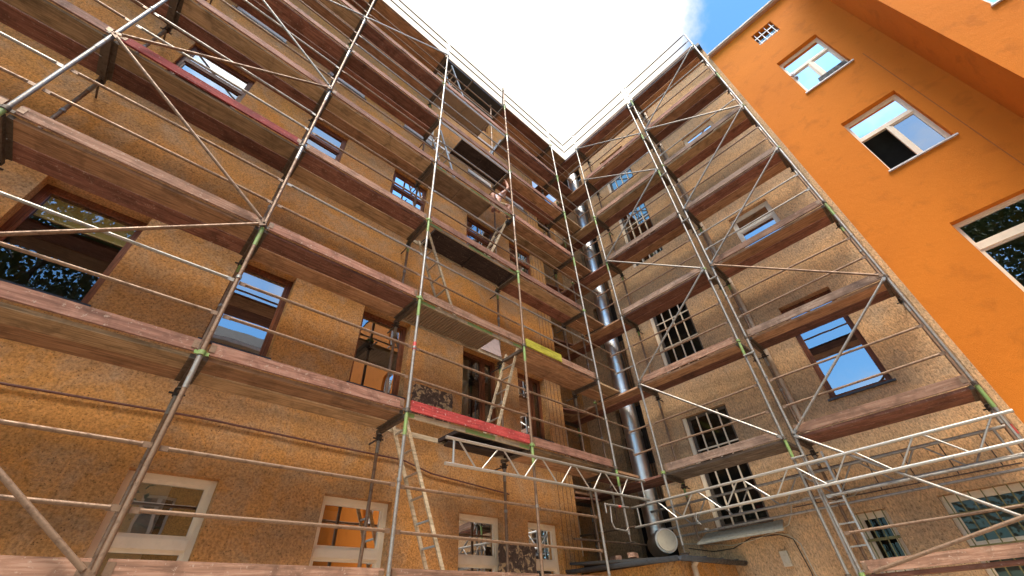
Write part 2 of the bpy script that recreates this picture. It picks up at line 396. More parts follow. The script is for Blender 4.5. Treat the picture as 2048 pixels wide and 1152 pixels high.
wall('side_wall', 'plaster_tan', RW, PQ, 5.05, 7.6, G, 15.6, [(5.6, 6.5, 3.2, 4.9), (5.6, 6.5, 7.0, 8.7), (5.6, 6.5, 10.4, 12.0), (5.5, 6.6, 1.0, 2.3)], .2)
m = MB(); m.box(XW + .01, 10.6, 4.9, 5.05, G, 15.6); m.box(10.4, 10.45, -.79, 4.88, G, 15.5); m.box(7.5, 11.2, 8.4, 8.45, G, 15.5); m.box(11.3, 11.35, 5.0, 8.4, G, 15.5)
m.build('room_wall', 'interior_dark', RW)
m = MB(); m.box(9.26, 11.4, -.80, 5.48, 15.42, 15.55); m.build('roof_soffit', 'zinc_dark', RW)
m = MB(); m.tube((9.30, -.78, 15.36), (9.30, 5.3, 15.36), .07, n=14); m.build('gutter', 'zinc_dark', RW)
m = MB(); m.box(9.36, 9.5, 1.7, 1.95, 14.6, 15.0); m.build('rainwater_head', 'white_metal', RW)
m = MB(); Yp = 1.80
m.tube((XW - .10, Yp, 2.55), (XW - .10, Yp, 14.7), .05, n=14)
m.build('downpipe', 'pipe_cream', RW)
m = MB()
for z in (3.2, 5.2, 7.2, 9.2, 11.2, 13.2): m.tube((XW - .10, Yp, z), (XW - .10, Yp, z + .09), .058, n=14)
m.build('pipe_socket', 'pipe_cream', RW)
m = MB()
for Y in (-.72, -.62): m.box(XW - .012, XW, Y - .014, Y + .014, 0.2, 14.5)
m.build('corner_bead', 'plaster_tan', RW)
m = MB()                                    # shallow scored block joints above the barred windows
for z in (1.45, 1.95): m.box(XW - .004, XW + .01, -.5, 2.6, z - .008, z + .008)
for i in range(6): m.box(XW - .004, XW + .01, -.3 + i * .5 - .008, -.3 + i * .5 + .008, 1.458, 1.942)
m.build('block_joint', 'plaster_stripped', RW)
m = MB(); m.add([(9.5, 2.85, 1.30), (9.5, 4.35, 1.30), (9.16, 4.45, 1.12), (9.16, 2.8, 1.12), (9.5, 2.85, 1.27), (9.5, 4.35, 1.27), (9.16, 4.45, 1.09), (9.16, 2.8, 1.09)],
    [(0, 1, 2, 3), (7, 6, 5, 4), (0, 3, 7, 4), (3, 2, 6, 7), (1, 5, 6, 2)]); m.build('canopy', 'canopy_grey', RW)
m = MB(); m.box(XW - .06, XW - .001, 2.98, 3.11, .60, .83); m.box(XW - .075, XW - .06, 3.0, 3.09, .64, .72)
tag(m.build('junction_box', 'box_cream'), 'small cream electrical box fixed low on the tan wall', 'box')
def cable(pts, r, mat, label):
    m = MB(); m.path([(XW - .02 - .01 * (i % 2), y, z) for i, (y, z) in enumerate(pts)], r, 6)
    return tag(m.build('cable', mat), label, 'cable')
cable([(4.9, 1.19), (4.4, 1.12), (3.9, 1.03), (3.5, 1.06), (3.1, 1.12), (2.85, 1.05), (2.72, .9), (2.70, .6), (2.66, .2), (2.66, -.8)], .009, 'box_cream', 'pale cable sagging under the stair window then dropping to the ground')
cable([(4.8, 1.10), (4.3, .98), (3.9, .98), (3.5, 1.1), (3.0, 1.08), (2.8, .98), (2.74, .5), (2.74, -.7)], .008, 'cable_black', 'dark cable looping beside the pale one under the stair window')
cable([(3.1, 1.12), (2.78, 1.2), (2.66, 1.36), (2.6, 1.5), (2.3, 1.56), (1.9, 1.42), (1.6, 1.45), (1.45, 1.55)], .009, 'box_cream', 'pale cable curving up to the block joints above the barred window')
m = MB(); m.path([(-9, YW - .03, 2.10), (-1, YW - .03, 2.085), (.6, YW - .028, 2.14), (2.2, YW - .03, 2.12), (3.35, YW - .03, 2.12), (3.9, YW - .03, 2.0), (5.6, YW - .02, 1.9)], .013, 8)
tag(m.build('conduit', 'cable_brown'), 'thin red-brown conduit running across the ochre wall above the white windows', 'conduit')

# ---- orange building
OB = empty('orange_building', (0, 0, 0), 'freshly painted smooth orange building with white sills at the right edge', 'building')
ow = [(-2.92, -1.89, 10.40, 12.16), (-2.94, -1.88, 6.95, 8.82), (-2.92, -1.9, 3.45, 5.3), (-2.54, -1.95, 13.37, 14.05)]
wall('wall', 'paint_orange', OB, PR, -3.67, -.80, G, 14.6, ow, .2)
PO = lambda u, d, z: (8.38 + d, u, z)
bayw = [(-5.4, -4.42, 3.45, 5.3), (-5.4, -4.36, 8.22, 10.1), (-5.4, -4.36, 11.7, 13.5)]
wall('bay_wall', 'paint_orange', OB, PO, -12, -3.67, G, 15.2, bayw, .2)
for h in bayw: window(OB, PO, *h, mat='pvc_bright', dep=.13, w=.06, sill='white_metal', mull=(-4.9,), trans=[h[3] - .62], tw=.035)
m = MB(); m.add([(8.38, -3.67, G), (9.5, -3.67, G), (9.5, -3.67, 15.2), (8.38, -3.67, 15.2)], [(0, 1, 2, 3)]); m.build('bay_side_wall', 'paint_orange', OB)
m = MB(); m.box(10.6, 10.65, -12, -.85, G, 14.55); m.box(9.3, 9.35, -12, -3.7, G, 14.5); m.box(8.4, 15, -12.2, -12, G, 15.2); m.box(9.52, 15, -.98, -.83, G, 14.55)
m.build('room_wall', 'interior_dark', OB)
m = MB(); m.box(8.38, 15, -12, -3.68, 15.05, 15.2); m.box(9.52, 15, -3.66, -.81, 14.40, 14.56); m.build('roof', 'roof_felt', OB)
# windows: transom high, mullion below
w0 = window(OB, PR, *ow[0], mat='pvc_white', dep=.13, w=.035, trans=[11.52], mull=(-2.42,), sill='white_metal', tw=.04)
w1 = window(OB, PR, *ow[1], mat='pvc_white', dep=.13, w=.04, trans=[8.16], mull=(-2.42,), sill='white_metal', tw=.045, open_=1)
w2 = window(OB, PR, *ow[2], mat='pvc_white', dep=.13, w=.04, trans=[4.72], sill='white_metal', tw=.06)
wg = window(OB, PR, *ow[3], mat='steel_dark', dep=.14, w=.03, gl='glass_dull', bars=(4, 2, 'white_metal'))
m = MB(); m.box(9.39, 9.5, -3.66, -.80, 14.6, 14.68); m.box(9.42, 9.5, -3.66, -.80, 14.68, 14.76); m.build('cornice', 'eave_pink', OB)
m = MB(); m.box(9.355, 9.39, -3.66, -.76, 14.655, 14.72); m.build('gutter', 'eave_white', OB)
m = MB(); m.box(XW - .004, XW + .002, -3.165, -3.150, 5.6, 10.4); m.build('render_joint', 'orange_joint', OB)
m = MB(); m.box(XW + .03, XW + .11, -2.86, -2.25, 10.45, 10.64); tag(m.build('flower_trough', 'rubber'), 'dark flower trough on the sill of the upper orange facade window', 'flower box')
m = MB(); m.tube((XW + .04, -1.98, 11.42), (XW + .1, -1.98, 11.42), .07, n=18); m.tube((XW + .025, -1.98, 11.42), (XW + .045, -1.98, 11.42), .035, n=14)
tag(m.build('wall_fan', 'white_metal'), 'round grey vent fan in the upper orange facade window', 'vent')

# ---- annexe in the corner
AN = empty('annexe', (0, 0, 0), 'low ochre annexe with dark gutter in the inner corner at the bottom', 'building')
PA1 = lambda u, d, z: (u, 3.98 + d, z); PA2 = lambda u, d, z: (7.38 + d, u, z)
wall('wall', 'plaster_ochre', AN, PA1, 7.38, 9.5, G, .72, [(8.35, 8.62, -.2, .42), (8.85, 9.12, -.2, .42)], .15)
wall('side_wall', 'plaster_ochre', AN, PA2, 3.98, 7.6, G, .72, [], .15)
m = MB(); m.box(8.3, 9.2, 4.12, 4.15, -.4, .6); m.build('window', 'frame_wood', AN)
m = MB(); m.add([(7.2, 3.84, .76), (9.5, 3.84, .76), (9.5, 7.6, 1.02), (7.0, 7.6, 1.02), (7.2, 3.84, .72), (9.5, 3.84, .72), (9.5, 7.6, .98), (7.0, 7.6, .98)],
    [(0, 1, 2, 3), (4, 7, 6, 5), (0, 4, 5, 1), (0, 3, 7, 4)]); m.build('roof', 'roof_felt', AN)
def halfpipe(a, b, r, n=8):
    mb = MB(); a = Vector(a); b = Vector(b); d = (b - a).normalized(); s_ = d.cross(Vector((0, 0, 1))).normalized(); vs = []
    for p in (a, b):
        for rr in (r, r - .008):
            for i in range(n + 1):
                t = math.pi * i / n; vs.append(p + s_ * math.cos(t) * rr - Vector((0, 0, 1)) * math.sin(t) * rr)
    q = n + 1
    mb.add(vs, [(i, i + 1, 2 * q + i + 1, 2 * q + i) for i in range(n)] + [(q + i, 3 * q + i, 3 * q + i + 1, q + i + 1) for i in range(n)] + [(i, q + i, q + i + 1, i + 1) for i in range(n)] + [(2 * q + i, 2 * q + i + 1, 3 * q + i + 1, 3 * q + i) for i in range(n)], True)
    return mb
g_ = halfpipe((7.10, 3.80, .76), (9.5, 3.80, .76), .07); g2_ = halfpipe((6.95, 7.0, .80), (7.14, 3.80, .76), .07); g_.add(g2_.v, g2_.f, True)
for X in (7.3, 7.9, 8.5, 9.1): g_.bar((X, 3.87, .77), (X, 3.72, .77), .02, .012)
g_.build('gutter', 'zinc_dark', AN)
m = MB(); m.tube((7.72, 3.90, .66), (7.72, 3.90, G), .045, n=14); m.tube((7.72, 3.90, .66), (7.72, 3.82, .74), .045, n=14); m.build('downpipe', 'pipe_cream', AN)
# rubble on annexe roof
for i, (x, y, a) in enumerate(((7.7, 5.0, .3), (8.0, 5.6, 1.1))):
    m = MB(); c_, s_ = math.cos(a), math.sin(a); q_ = []
    for z in (0, .075):
        for px, py in ((-.13, -.06), (.13, -.06), (.12, .065), (-.12, .06)): q_.append((x + px * c_ - py * s_, y + px * s_ + py * c_, .90 + z + (y - 5.2) * .05))
    m.add(q_, [(3, 2, 1, 0), (4, 5, 6, 7), (0, 1, 5, 4), (1, 2, 6, 5), (2, 3, 7, 6), (3, 0, 4, 7)])
    tag(m.build('brick', 'toe_brown'), ['reddish brick lying on the annexe roof near its left edge', 'reddish brick lying further back on the annexe roof'][i], 'brick')

# ---- ventilation duct
DU = empty('ventilation_duct', (9.5, 5.45, 1.0), 'shiny spiral ventilation duct rising in the inner corner', 'duct')
m = MB(); cx, cy = 0, 0; n = 40; rings = []
vs = []; fs = []; z = .35; pitch = .075; seg = 4; K = int(13.2 / pitch * seg)
for j in range(K + 1):
    for i in range(n):
        t = 2 * math.pi * i / n; zz = .35 + j * pitch / seg; ph = (zz / pitch - i / n) % 1.
        rr = .212 + .0035 * max(0, 1 - abs(ph - .5) * 5)
        vs.append((rr * math.cos(t), rr * math.sin(t), zz))
fs = [(j * n + i, j * n + (i + 1) % n, (j + 1) * n + (i + 1) % n, (j + 1) * n + i) for j in range(K) for i in range(n)]
m.add(vs, fs, True); m.build('duct_pipe', 'duct_metal', DU)
for z in (2.6, 4.6, 6.9, 9.0, 11.3):
    m = MB(); m.tube((0, 0, z), (0, 0, z + .07), .226, n=32); m.build('duct_collar', 'duct_metal', DU)
m = MB(); a_ = Vector((.12, .12, .25)); b_ = Vector((-.42, -.42, .25)); m.tube(a_, b_, .225, n=36); m.build('duct_tee', 'duct_metal', DU)
m = MB(); d_ = (b_ - a_).normalized(); m.tube(b_ + d_ * .003, b_ + d_ * .03, .19, n=36); m.build('end_cap', 'box_cream', DU)
m = MB()
for (dx, dy) in ((.24, -.22), (.30, -.12)): m.path([(dx, dy, .1), (dx + .02, dy, 4), (dx - .01, dy + .01, 8), (dx, dy, 13.5)], .007, 6)
m.v = [(x + 9.5, y + 5.45, z_ + 1.) for x, y, z_ in m.v]
tag(m.build('cable', 'cable_black'), 'pair of dark cables running up beside the shiny duct', 'cable')

# ------------------------------------------------------------------ scaffolds
R0 = .0242
def tube_end(mb, a, b, r=.0195, fl=.07):
    """rail tube whose ends are pressed flat"""
    a = Vector(a); b = Vector(b); d = (b - a).normalized()
    mb.tube(a + d * fl, b - d * fl, r, n=10)
    for p, q in ((a, a + d * (fl + .02)), (b - d * (fl + .02), b)): mb.bar(p, q, .010, .05)
def standard(parent, x, y, z0, z1, Z, mat='steel'):
    m = MB(); m.tube((x, y, z0), (x, y, z1), R0, n=12)
    o = m.build('standard', mat, parent)
    for k in range(-1, 7):
        z = Z(k)
        if z0 < z - .2 < z1:
            s = MB(); g = random.random()
            s.tube((x, y, z - .34 - .1 * g), (x, y, z - .03), R0 + .003, n=12)
            s.build('joint_sleeve', 'green_paint' if g < .42 else 'steel', o)
            s = MB(); s.tube((x, y, z - .02), (x, y, z + .03), R0 + .014, n=12); s.bar((x - .07, y, z + .005), (x + .07, y, z + .005), .012, .04)
            s.build('coupler', 'steel_dark' if random.random() < .6 else 'green_paint', o)
            if random.random() < .5:
                s = MB(); zz = z + 1.0 + random.random() * .1; s.tube((x, y, zz), (x, y, zz + .04), R0 + .008, n=12); s.build('coupler', 'steel', o)
    return o
SL = empty('scaffold', (0, 0, 0), 'tall steel tube scaffold along the left ochre facade', 'scaffold')
SR = empty('scaffold', (0, 0, 0), 'steel tube scaffold along the right tan facade by the orange building', 'scaffold')
steelpick = lambda: random.choice(['steel', 'steel_rusty', 'steel_rusty'])
for i, x in enumerate(SX):
    low = G if i < 6 else 1.25
    standard(SL, x, YS, low, 15.45 if i > 3 else 15.9, ZL, 'steel_rusty' if i in (3, 5) else 'steel')
    standard(SL, x, YI, low if i < 6 else G, 14.4 + .9, ZL, 'steel_rusty')
standard(SL, 6.86, YS, G, 1.95, lambda k: 90)
for k in range(-1, 7):
    z = ZL(k) - .075
    for i, x in enumerate(SX):
        if k < 0 and i > 5: continue
        m = MB(); m.box(x - .03, x + .03, YS + .02, YI + .06, z - .03, z + .03); m.tube((x, YI - .1, z - .1), (x, YW + .01, z - .1), .014, n=8)
        tr = m.build('transom', 'steel_dark', SL)
        m = MB(); m.tube((x, YI, z - .14), (x, YI, z - .05), .042, n=10); m.tube((x - .08, YI + .02, z - .1), (x + .08, YI + .02, z - .1), .012, n=8); m.build('wall_tie_clamp', 'cable_black', tr)
def rails(parent, P, us, Z, ks, skip=()):
    for k in ks:
        for i, (a, b) in enumerate(zip(us, us[1:])):
            if (k, i) in skip: continue
            for h in (.52, 1.03):
                j = random.uniform(-.012, .012)
                m = MB(); tube_end(m, P(a + .03, Z(k) + h + j), P(b - .03, Z(k) + h - j))
                m.build('guard_rail', 'steel_rusty' if k < 0 and parent is SL else 'steel_dark' if k == 6 else steelpick(), parent)
rails(SL, lambda u, z: (u, YS + .03, z), SX[1:], ZL, range(-1, 7), {(-1, 4)})
rails(SL, lambda u, z: (u, YS + .03, z), [5.257, 6.86], ZL, [-1])
rails(SL, lambda u, z: (u, YS + .03, z), [7.69, 8.62], ZL, range(0, 7))
def brace(parent, a, b, mat='steel', r=.022):
    m = MB(); tube_end(m, a, b, r, .09); m.build('diagonal_brace', mat, parent)
L_ = lambda i, k: (SX[i], YS - .05, ZL(k) + (.02 if i % 2 else -.02))
for a, b, mt in (((3, -1), (2, 0), 'steel_rusty'), ((2, 0), (3, 1), 'steel_rusty'), ((3, 1), (2, 2), 'steel_rusty'), ((2, 2), (3, 3), 'steel_rusty'), ((3, 3), (2, 4), 'steel'), ((2, 4), (3, 5), 'steel'), ((3, 5), (4, 6), 'aluminium')):
    brace(SL, L_(*a), L_(*b), mt)
m = MB(); m.tube((5.15, YS - .1, 15.45), (5.62, YS + .5, 15.1), .02); m.build('stray_pole', 'steel_dark', SL)
# right scaffold
YA, YB, YC, YD = -.596, 1.84, 2.009, 4.42
for y, low, top in ((YA, G, 15.3), (YB, G, 15.4), (YC, G, 15.4), (YD, 1.05, 15.4), (6.95, G, 14.9)):
    if y < 6: standard(SR, XS, y, low, top, ZR, 'steel')
    standard(SR, XI, y, G if y != YD else 1.05, 14.8, ZR, 'steel_rusty')
standard(SR, 7.78, 6.95, G, 14.4, ZR, 'steel_rusty')
standard(SR, XS, 5.75, 1.7, 14.4, ZR, 'steel_rusty')
for k in range(-1, 7):
    z = ZR(k) - .075
    for y in (YA, YB, YC, YD):
        if k < 0 and y == YD: continue
        m = MB(); m.box(XS + .02, XI + .05, y - .03, y + .03, z - .03, z + .03); m.tube((XI - .1, y, z - .1), (XW + .01, y, z - .1), .014, n=8); tr = m.build('transom', 'steel_dark', SR)
        m = MB(); m.tube((XI, y, z - .14), (XI, y, z - .05), .042, n=10); m.tube((XI + .02, y - .08, z - .1), (XI + .02, y + .08, z - .1), .012, n=8); m.build('wall_tie_clamp', 'cable_black', tr)
    if k >= 0:
        m = MB(); m.box(7.78, XI, 6.92, 6.98, z - .03, z + .03); m.build('transom', 'steel_dark', SR)
    m = MB(); m.tube((XS - .03, YB - .02, ZR(k) - .35), (XS - .03, YC + .02, ZR(k) - .35), .02, n=8); m.build('joining_clamp', 'steel', SR)
Pr = lambda u, z: (XS + .03, u, z)
rails(SR, Pr, [YA, YB], ZR, range(0, 7)); rails(SR, Pr, [YC, YD], ZR, range(0, 7)); rails(SR, Pr, [YD, 5.05], ZR, range(0, 7)); rails(SR, Pr, [YA, YB], ZR, [-1])
Rr = lambda y, k: (XS - .05, y, ZR(k))
for a, b, mt in (((YA, 1), (YB, 2), 'steel_rusty'), ((YA, 1), (YB, 0), 'steel'), ((YA, 3), (YB, 2), 'steel'), ((YA, 4), (YB, 3), 'steel'), ((YA, 4), (YB, 5), 'steel'), ((YA, 6), (YB, 5), 'steel'), ((YA, -1), (YB, 0), 'steel'),
                 ((YC, 0), (YD, 1), 'steel'), ((YD, 1), (YC, 2), 'steel'), ((YC, 2), (YD, 3), 'steel'), ((YD, 3), (YC, 4), 'steel'), ((YC, 4), (YD, 5), 'steel'), ((YC, 5), (YD, 6), 'steel')):
    brace(SR, Rr(*a), Rr(*b), mt)
m = MB(); m.tube((8.38, 1.65, .36), (8.38, -1.3, .98), .024); m.build('bracing_pole', 'steel_rusty', SR)
m = MB(); m.tube((XI, 4.9, 1.30), (XI, -2.4, 1.36), .02); m.build('ledger', 'steel', SR)
m = MB(); m.tube((8.5, 6.9, 1.55), (8.5, 5.3, 1.50), .02); m.tube((7.0, 5.75, 1.25), (9.2, 5.6, 1.25), .02); m.build('ledger', 'steel_rusty', SR)

# ---- decks: every platform is a thing; local x along the bay, y away from the camera
def deck(x0, L, mats, toe_mat, place, label, group, name='scaffold_deck', toe=True, npl=2, wmat=None):
    e = empty(name, (0, 0, 0), label, 'scaffold deck', group)
    for i in range(npl):
        y0 = .035 + i * .335
        m = MB(); j = random.uniform(-.006, .006)
        m.box(.035, L - .035, y0, y0 + .318, -.045 + j, .0 + j)
        p = m.build('plank', mats[i % len(mats)], e)
        for u in (.035, L - .035):
            m = MB(); s = 1 if u < 1 else -1; a, b = sorted((u - s * .004, u + s * .05))
            m.box(a, b, y0 - .003, y0 + .321, -.051 + j, .005 + j)
            m.build('end_bracket', 'steel_dark', p)
    if toe:
        m = MB(); j = random.uniform(0, .01); m.box(.05, L - .05, .0, .03, .012 + j, .158 + j); t_ = m.build('toe_board', toe_mat, e)
        for u in (.05, L - .05):
            a, b = sorted((u, u + (.06 if u < 1 else -.06)))
            m = MB(); m.box(a, b, -.006, -.001, .045 + j, .135 + j); m.build('end_bracket', 'steel_rusty', t_)
    e.matrix_world = place
    return e
def placeL(x, z): return Matrix.Translation((x, YS + .02, z))
def placeR(y, z): return Matrix.Translation((XS + .02, y, z)) @ Matrix.Rotation(-math.pi / 2, 4, 'Z')
baysL = {0: 'outermost left bay', 1: 'second bay from the left edge', 2: 'bay above the big left window', 3: 'bay left of the ladder bay', 5: 'bay right of the ladder bay'}
toes = {(2, -1): 'toe_brown', (2, 0): 'toe_pink', (2, 1): 'toe_brown', (2, 2): 'toe_red', (2, 3): 'toe_pink', (2, 4): 'toe_pink', (2, 5): 'toe_pink', (2, 6): 'toe_brown',
        (3, -1): 'toe_brown', (3, 0): 'toe_pink', (3, 1): 'toe_pink', (3, 2): 'toe_brown', (3, 3): 'toe_pink', (3, 4): 'toe_pink', (3, 5): 'toe_pink', (3, 6): 'toe_brown',
        (5, -1): 'toe_brown', (5, 0): 'toe_pink', (5, 1): 'toe_brown', (5, 2): 'toe_pink', (5, 3): 'toe_pink', (5, 4): 'toe_pink', (5, 5): 'toe_pink', (5, 6): 'toe_brown', (1, 1): 'toe_brown', (1, 2): 'toe_pink'}
unders = {(2, -1): ('wood_brown',) * 2, (2, 0): ('wood_olive', 'wood_brown'), (2, 1): ('wood_brown', 'wood_darkred'), (2, 2): ('wood_olive', 'wood_darkred'), (2, 3): ('wood_olive', 'wood_darkred'), (2, 4): ('wood_darkred', 'wood_darkred'), (2, 5): ('wood_olive', 'wood_brown'),
          (3, 0): ('wood_brown', 'wood_olive'), (3, 1): ('wood_darkred', 'wood_brown'), (3, 2): ('wood_darkred', 'wood_olive'), (3, 3): ('wood_olive', 'wood_brown'), (3, 4): ('wood_darkred', 'wood_darkred'), (3, 5): ('wood_darkred', 'wood_brown'), (3, 6): ('wood_brown', 'wood_brown'),
          (5, 1): ('wood_brown', 'wood_brown'), (5, 2): ('wood_olive', 'wood_darkred'), (5, 3): ('wood_brown', 'wood_olive'), (5, 4): ('wood_brown', 'wood_darkred'), (5, 5): ('wood_darkred', 'wood_brown')}
cn = {'toe_brown': 'brown', 'toe_pink': 'pink', 'toe_red': 'red', 'toe_yellow': 'yellow', 'toe_grey': 'grey'}
U = ['wood_brown', 'wood_olive', 'wood_darkred', 'wood_brown']
GL = 'timber decks of the left scaffold'; GR = 'timber decks of the right scaffold'
for b in (0, 1, 2, 3, 5):
    for k in range(-1, 7):
        if b < 2 and k < 0: continue
        if b == 0 and k < 2: continue
        tm = toes.get((b, k), random.choice(['toe_pink', 'toe_brown'])); um = unders.get((b, k), (random.choice(U), random.choice(U)))
        Lb = SX[b + 1] - SX[b]
        if (b, k) == (5, -1): Lb = 1.75
        d = deck(0, Lb, um, tm, placeL(SX[b], ZL(k)), f'{ORD[k]} deck with {cn[tm]} toe board in the {baysL[b]}', GL, toe=(k < 6))
        if k == 6:
            m = MB(); m.box(.05, Lb - .05, .0, .03, -.02, .02); m.build('edge_board', 'toe_brown', d)
# yellow and dark half boards on the third deck of the right-of-ladder bay, wing boards to the corner
m = MB(); m.box(5.33, 6.42, YS - .012, YS + .018, ZL(1) + .02, ZL(1) + .2); tag(m.build('toe_board_offcut', 'toe_yellow'), 'bright yellow board standing on the third deck right of the ladder bay', 'board')
for k in range(0, 7):
    deck(0, .93, (random.choice(U), random.choice(U)), 'toe_brown', placeL(7.69, ZL(k)), f'{ORD[k]} short deck piece at the inner corner, ending the left scaffold', 'short corner decks', toe=False)
for nm, y, L in (('outer bay beside the orange wall', YB, YB - YA), ('inner bay by the stair windows', YD, YD - YC), ('recess bay behind the duct corner', 6.98, 2.55)):
    for k in range(-1, 7):
        if k < 0 and y != YB: continue
        tm = random.choice(['toe_brown', 'toe_grey', 'toe_brown', 'toe_grey']) if y < 6 else 'toe_brown'
        if k in (5,) and y < 6: tm = 'toe_pink'
        um = {0: ('wood_darkred', 'wood_darkred'), 1: ('wood_brown', 'wood_darkred'), 2: ('wood_brown', 'wood_darkred'), 3: ('wood_darkred', 'wood_brown'), 4: ('wood_olive', 'wood_darkred'), 5: ('wood_brown', 'wood_darkred')}.get(k, ('wood_darkred', 'wood_brown'))
        if y == YD: um = {0: ('wood_grey', 'wood_grey'), 1: ('wood_brown', 'wood_darkred'), 2: ('wood_darkred', 'wood_darkred')}.get(k, um)
        deck(0, L, um, tm, placeR(y, ZR(k)), f'{ORD[k]} deck with {cn[tm]} toe board in the {nm}' if y < 6 else f'{ORD[k]} deck without toe board in the {nm}', GR, toe=(y < 6))
for k in range(0, 6):
    e = empty('scaffold_deck', (0, 0, 0), f'{ORD[k]} deck deep in the recess, left of the duct', 'scaffold deck', 'decks inside the corner recess')
    for i in range(2):
        m = MB(); y0 = 6.2 + i * .34; m.box(7.8, 8.50, y0, y0 + .32, ZL(k) - .2, ZL(k) - .155); m.build('plank', random.choice(U), e)
    m = MB(); m.add([(7.6, 6.1, ZL(k) - .35), (8.3, 5.95, ZL(k) - .35), (8.45, 6.7, ZL(k) + .25 - .35), (7.75, 6.85, ZL(k) - .1), (7.6, 6.1, ZL(k) - .32), (8.3, 5.95, ZL(k) - .32), (8.45, 6.7, ZL(k) - .07), (7.75, 6.85, ZL(k) - .07)],
        [(3, 2, 1, 0), (4, 5, 6, 7), (0, 1, 5, 4), (1, 2, 6, 5), (2, 3, 7, 6), (3, 0, 4, 7)]); m.build('loose_board', 'wood_darkred', e)

# ---- ladder bay: hatch decks
X0, X1 = SX[4], SX[5]
def hatch_deck(k, x0, x1, mat, toe_mat, side, label, ribbed=False, lid=None):
    e = empty('hatch_deck', (0, 0, 0), label, 'hatch deck', 'hatch decks of the ladder bay')
    z = ZL(k)
    for yy, nm in ((YS + .03, 'side_beam'), (YS + .64, 'side_beam')):
        m = MB(); m.box(X0 + .03, X1 - .03, yy, yy + .035, z - .075, z - .005); sb = m.build(nm, side, e)
        if yy < YS + .1 and k < 4:
            for a, b in ((.03, .33), (1.05, 1.65), (2.2, 2.42)):
                if k == 0 and a == .03: b = .14
                m = MB(); m.box(X0 + a, X0 + b, yy - .003, yy - .001, z - .07, z - .01); m.build('green_mark', 'green_paint', sb)
    m = MB()
    if ribbed:
        x = x0; up = False
        prof = []
        while x < x1 - .001:
            prof.append((x, z - .03 - (.022 if up else 0))); prof.append((x + .024, z - .03 - (.022 if up else 0))); x += .03; up = not up
        vs = [(px, y, pz) for px, pz in prof for y in (YS + .07, YS + .635)]
        m.add(vs, [(2 * i, 2 * i + 1, 2 * i + 3, 2 * i + 2) for i in range(len(prof) - 1)])
        m.box(x0, x1, YS + .07, YS + .635, z - .012, z - .004)
    else:
        m.box(x0, x1, YS + .067, YS + .637, z - .03, z - .01)
    pn = m.build('deck_panel', mat, e)
    m = MB()
    for x in (x0 + .02, (x0 + x1) / 2, x1 - .02):
        if not ribbed: MB().box(x - .02, x + .02, YS + .067, YS + .637, z - .066, z - .031).build('cross_bearer', mat, e)

    if toe_mat:
        m = MB(); m.box(X0 + .05, X1 - .05, YS - .01, YS + .02, z + .012, z + .165); m.build('toe_board', toe_mat, e)
    if lid: lid(e, z)
    return e
def lid_up(x0, x1, mat):
    def f(e, z):
        m = MB(); a = math.radians(62); yh = YS + .62
        m.add([(x0, yh, z), (x1, yh, z), (x1, yh + math.cos(a) * .5 * .3, z + math.sin(a) * .5), (x0, yh + math.cos(a) * .5 * .3, z + math.sin(a) * .5),
               (x0, yh + .02, z), (x1, yh + .02, z), (x1, yh + .02 + math.cos(a) * .15, z + math.sin(a) * .5), (x0, yh + .02 + math.cos(a) * .15, z + math.sin(a) * .5)],
              [(0, 1, 2, 3), (7, 6, 5, 4), (0, 3, 7, 4), (1, 5, 6, 2), (3, 2, 6, 7), (0, 4, 5, 1)])
        m.build('hatch_lid', mat, e)
    return f
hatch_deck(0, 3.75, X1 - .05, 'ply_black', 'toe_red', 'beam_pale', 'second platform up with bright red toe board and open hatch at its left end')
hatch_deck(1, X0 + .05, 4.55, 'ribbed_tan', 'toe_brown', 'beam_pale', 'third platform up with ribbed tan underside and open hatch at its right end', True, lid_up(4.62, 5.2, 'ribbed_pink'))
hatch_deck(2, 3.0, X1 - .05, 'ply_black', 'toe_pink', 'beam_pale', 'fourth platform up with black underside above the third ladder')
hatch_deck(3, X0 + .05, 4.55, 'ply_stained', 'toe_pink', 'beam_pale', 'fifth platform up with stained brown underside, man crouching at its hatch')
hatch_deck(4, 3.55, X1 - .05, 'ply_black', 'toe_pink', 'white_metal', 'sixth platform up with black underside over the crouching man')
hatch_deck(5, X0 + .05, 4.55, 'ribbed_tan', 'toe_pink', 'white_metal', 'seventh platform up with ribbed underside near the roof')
e = empty('hatch_deck', (0, 0, 0), 'topmost platform of the ladder bay, left uncovered against the dark soffit', 'hatch deck', 'hatch decks of the ladder bay')
m = MB(); z = ZL(6); m.box(X0 + .03, X1 - .03, YS + .03, YS + .06, z - .07, z); m.build('side_beam', 'wood_grey', e)
m = MB(); m.box(X0 + .03, X1 - .03, YS + .64, YS + .67, z - .07, z); m.box(3.85, 3.9, YS + .06, YS + .64, z - .06, z - .02); m.build('side_beam', 'steel_dark', e)
deck(0, X1 - X0, ('wood_brown',) * 2, 'toe_brown', placeL(X0, ZL(-1)), 'lowest deck with brown toe board in the ladder bay', GL)
e = empty('hanging_hatch_cover', (0, 0, 0), 'black hatch lid hanging below the platform with the red toe board', 'hatch lid')
m = MB(); m.add([(3.85, 5.6, 2.34), (4.85, 5.6, 2.34), (4.85, 5.12, 2.26), (3.6, 5.12, 2.22), (3.85, 5.6, 2.32), (4.85, 5.6, 2.32), (4.85, 5.12, 2.24), (3.6, 5.12, 2.20)], [(3, 2, 1, 0), (4, 5, 6, 7), (0, 1, 5, 4), (1, 2, 6, 5), (2, 3, 7, 6), (3, 0, 4, 7)])
m.build('cover_panel', 'ply_black', e); 
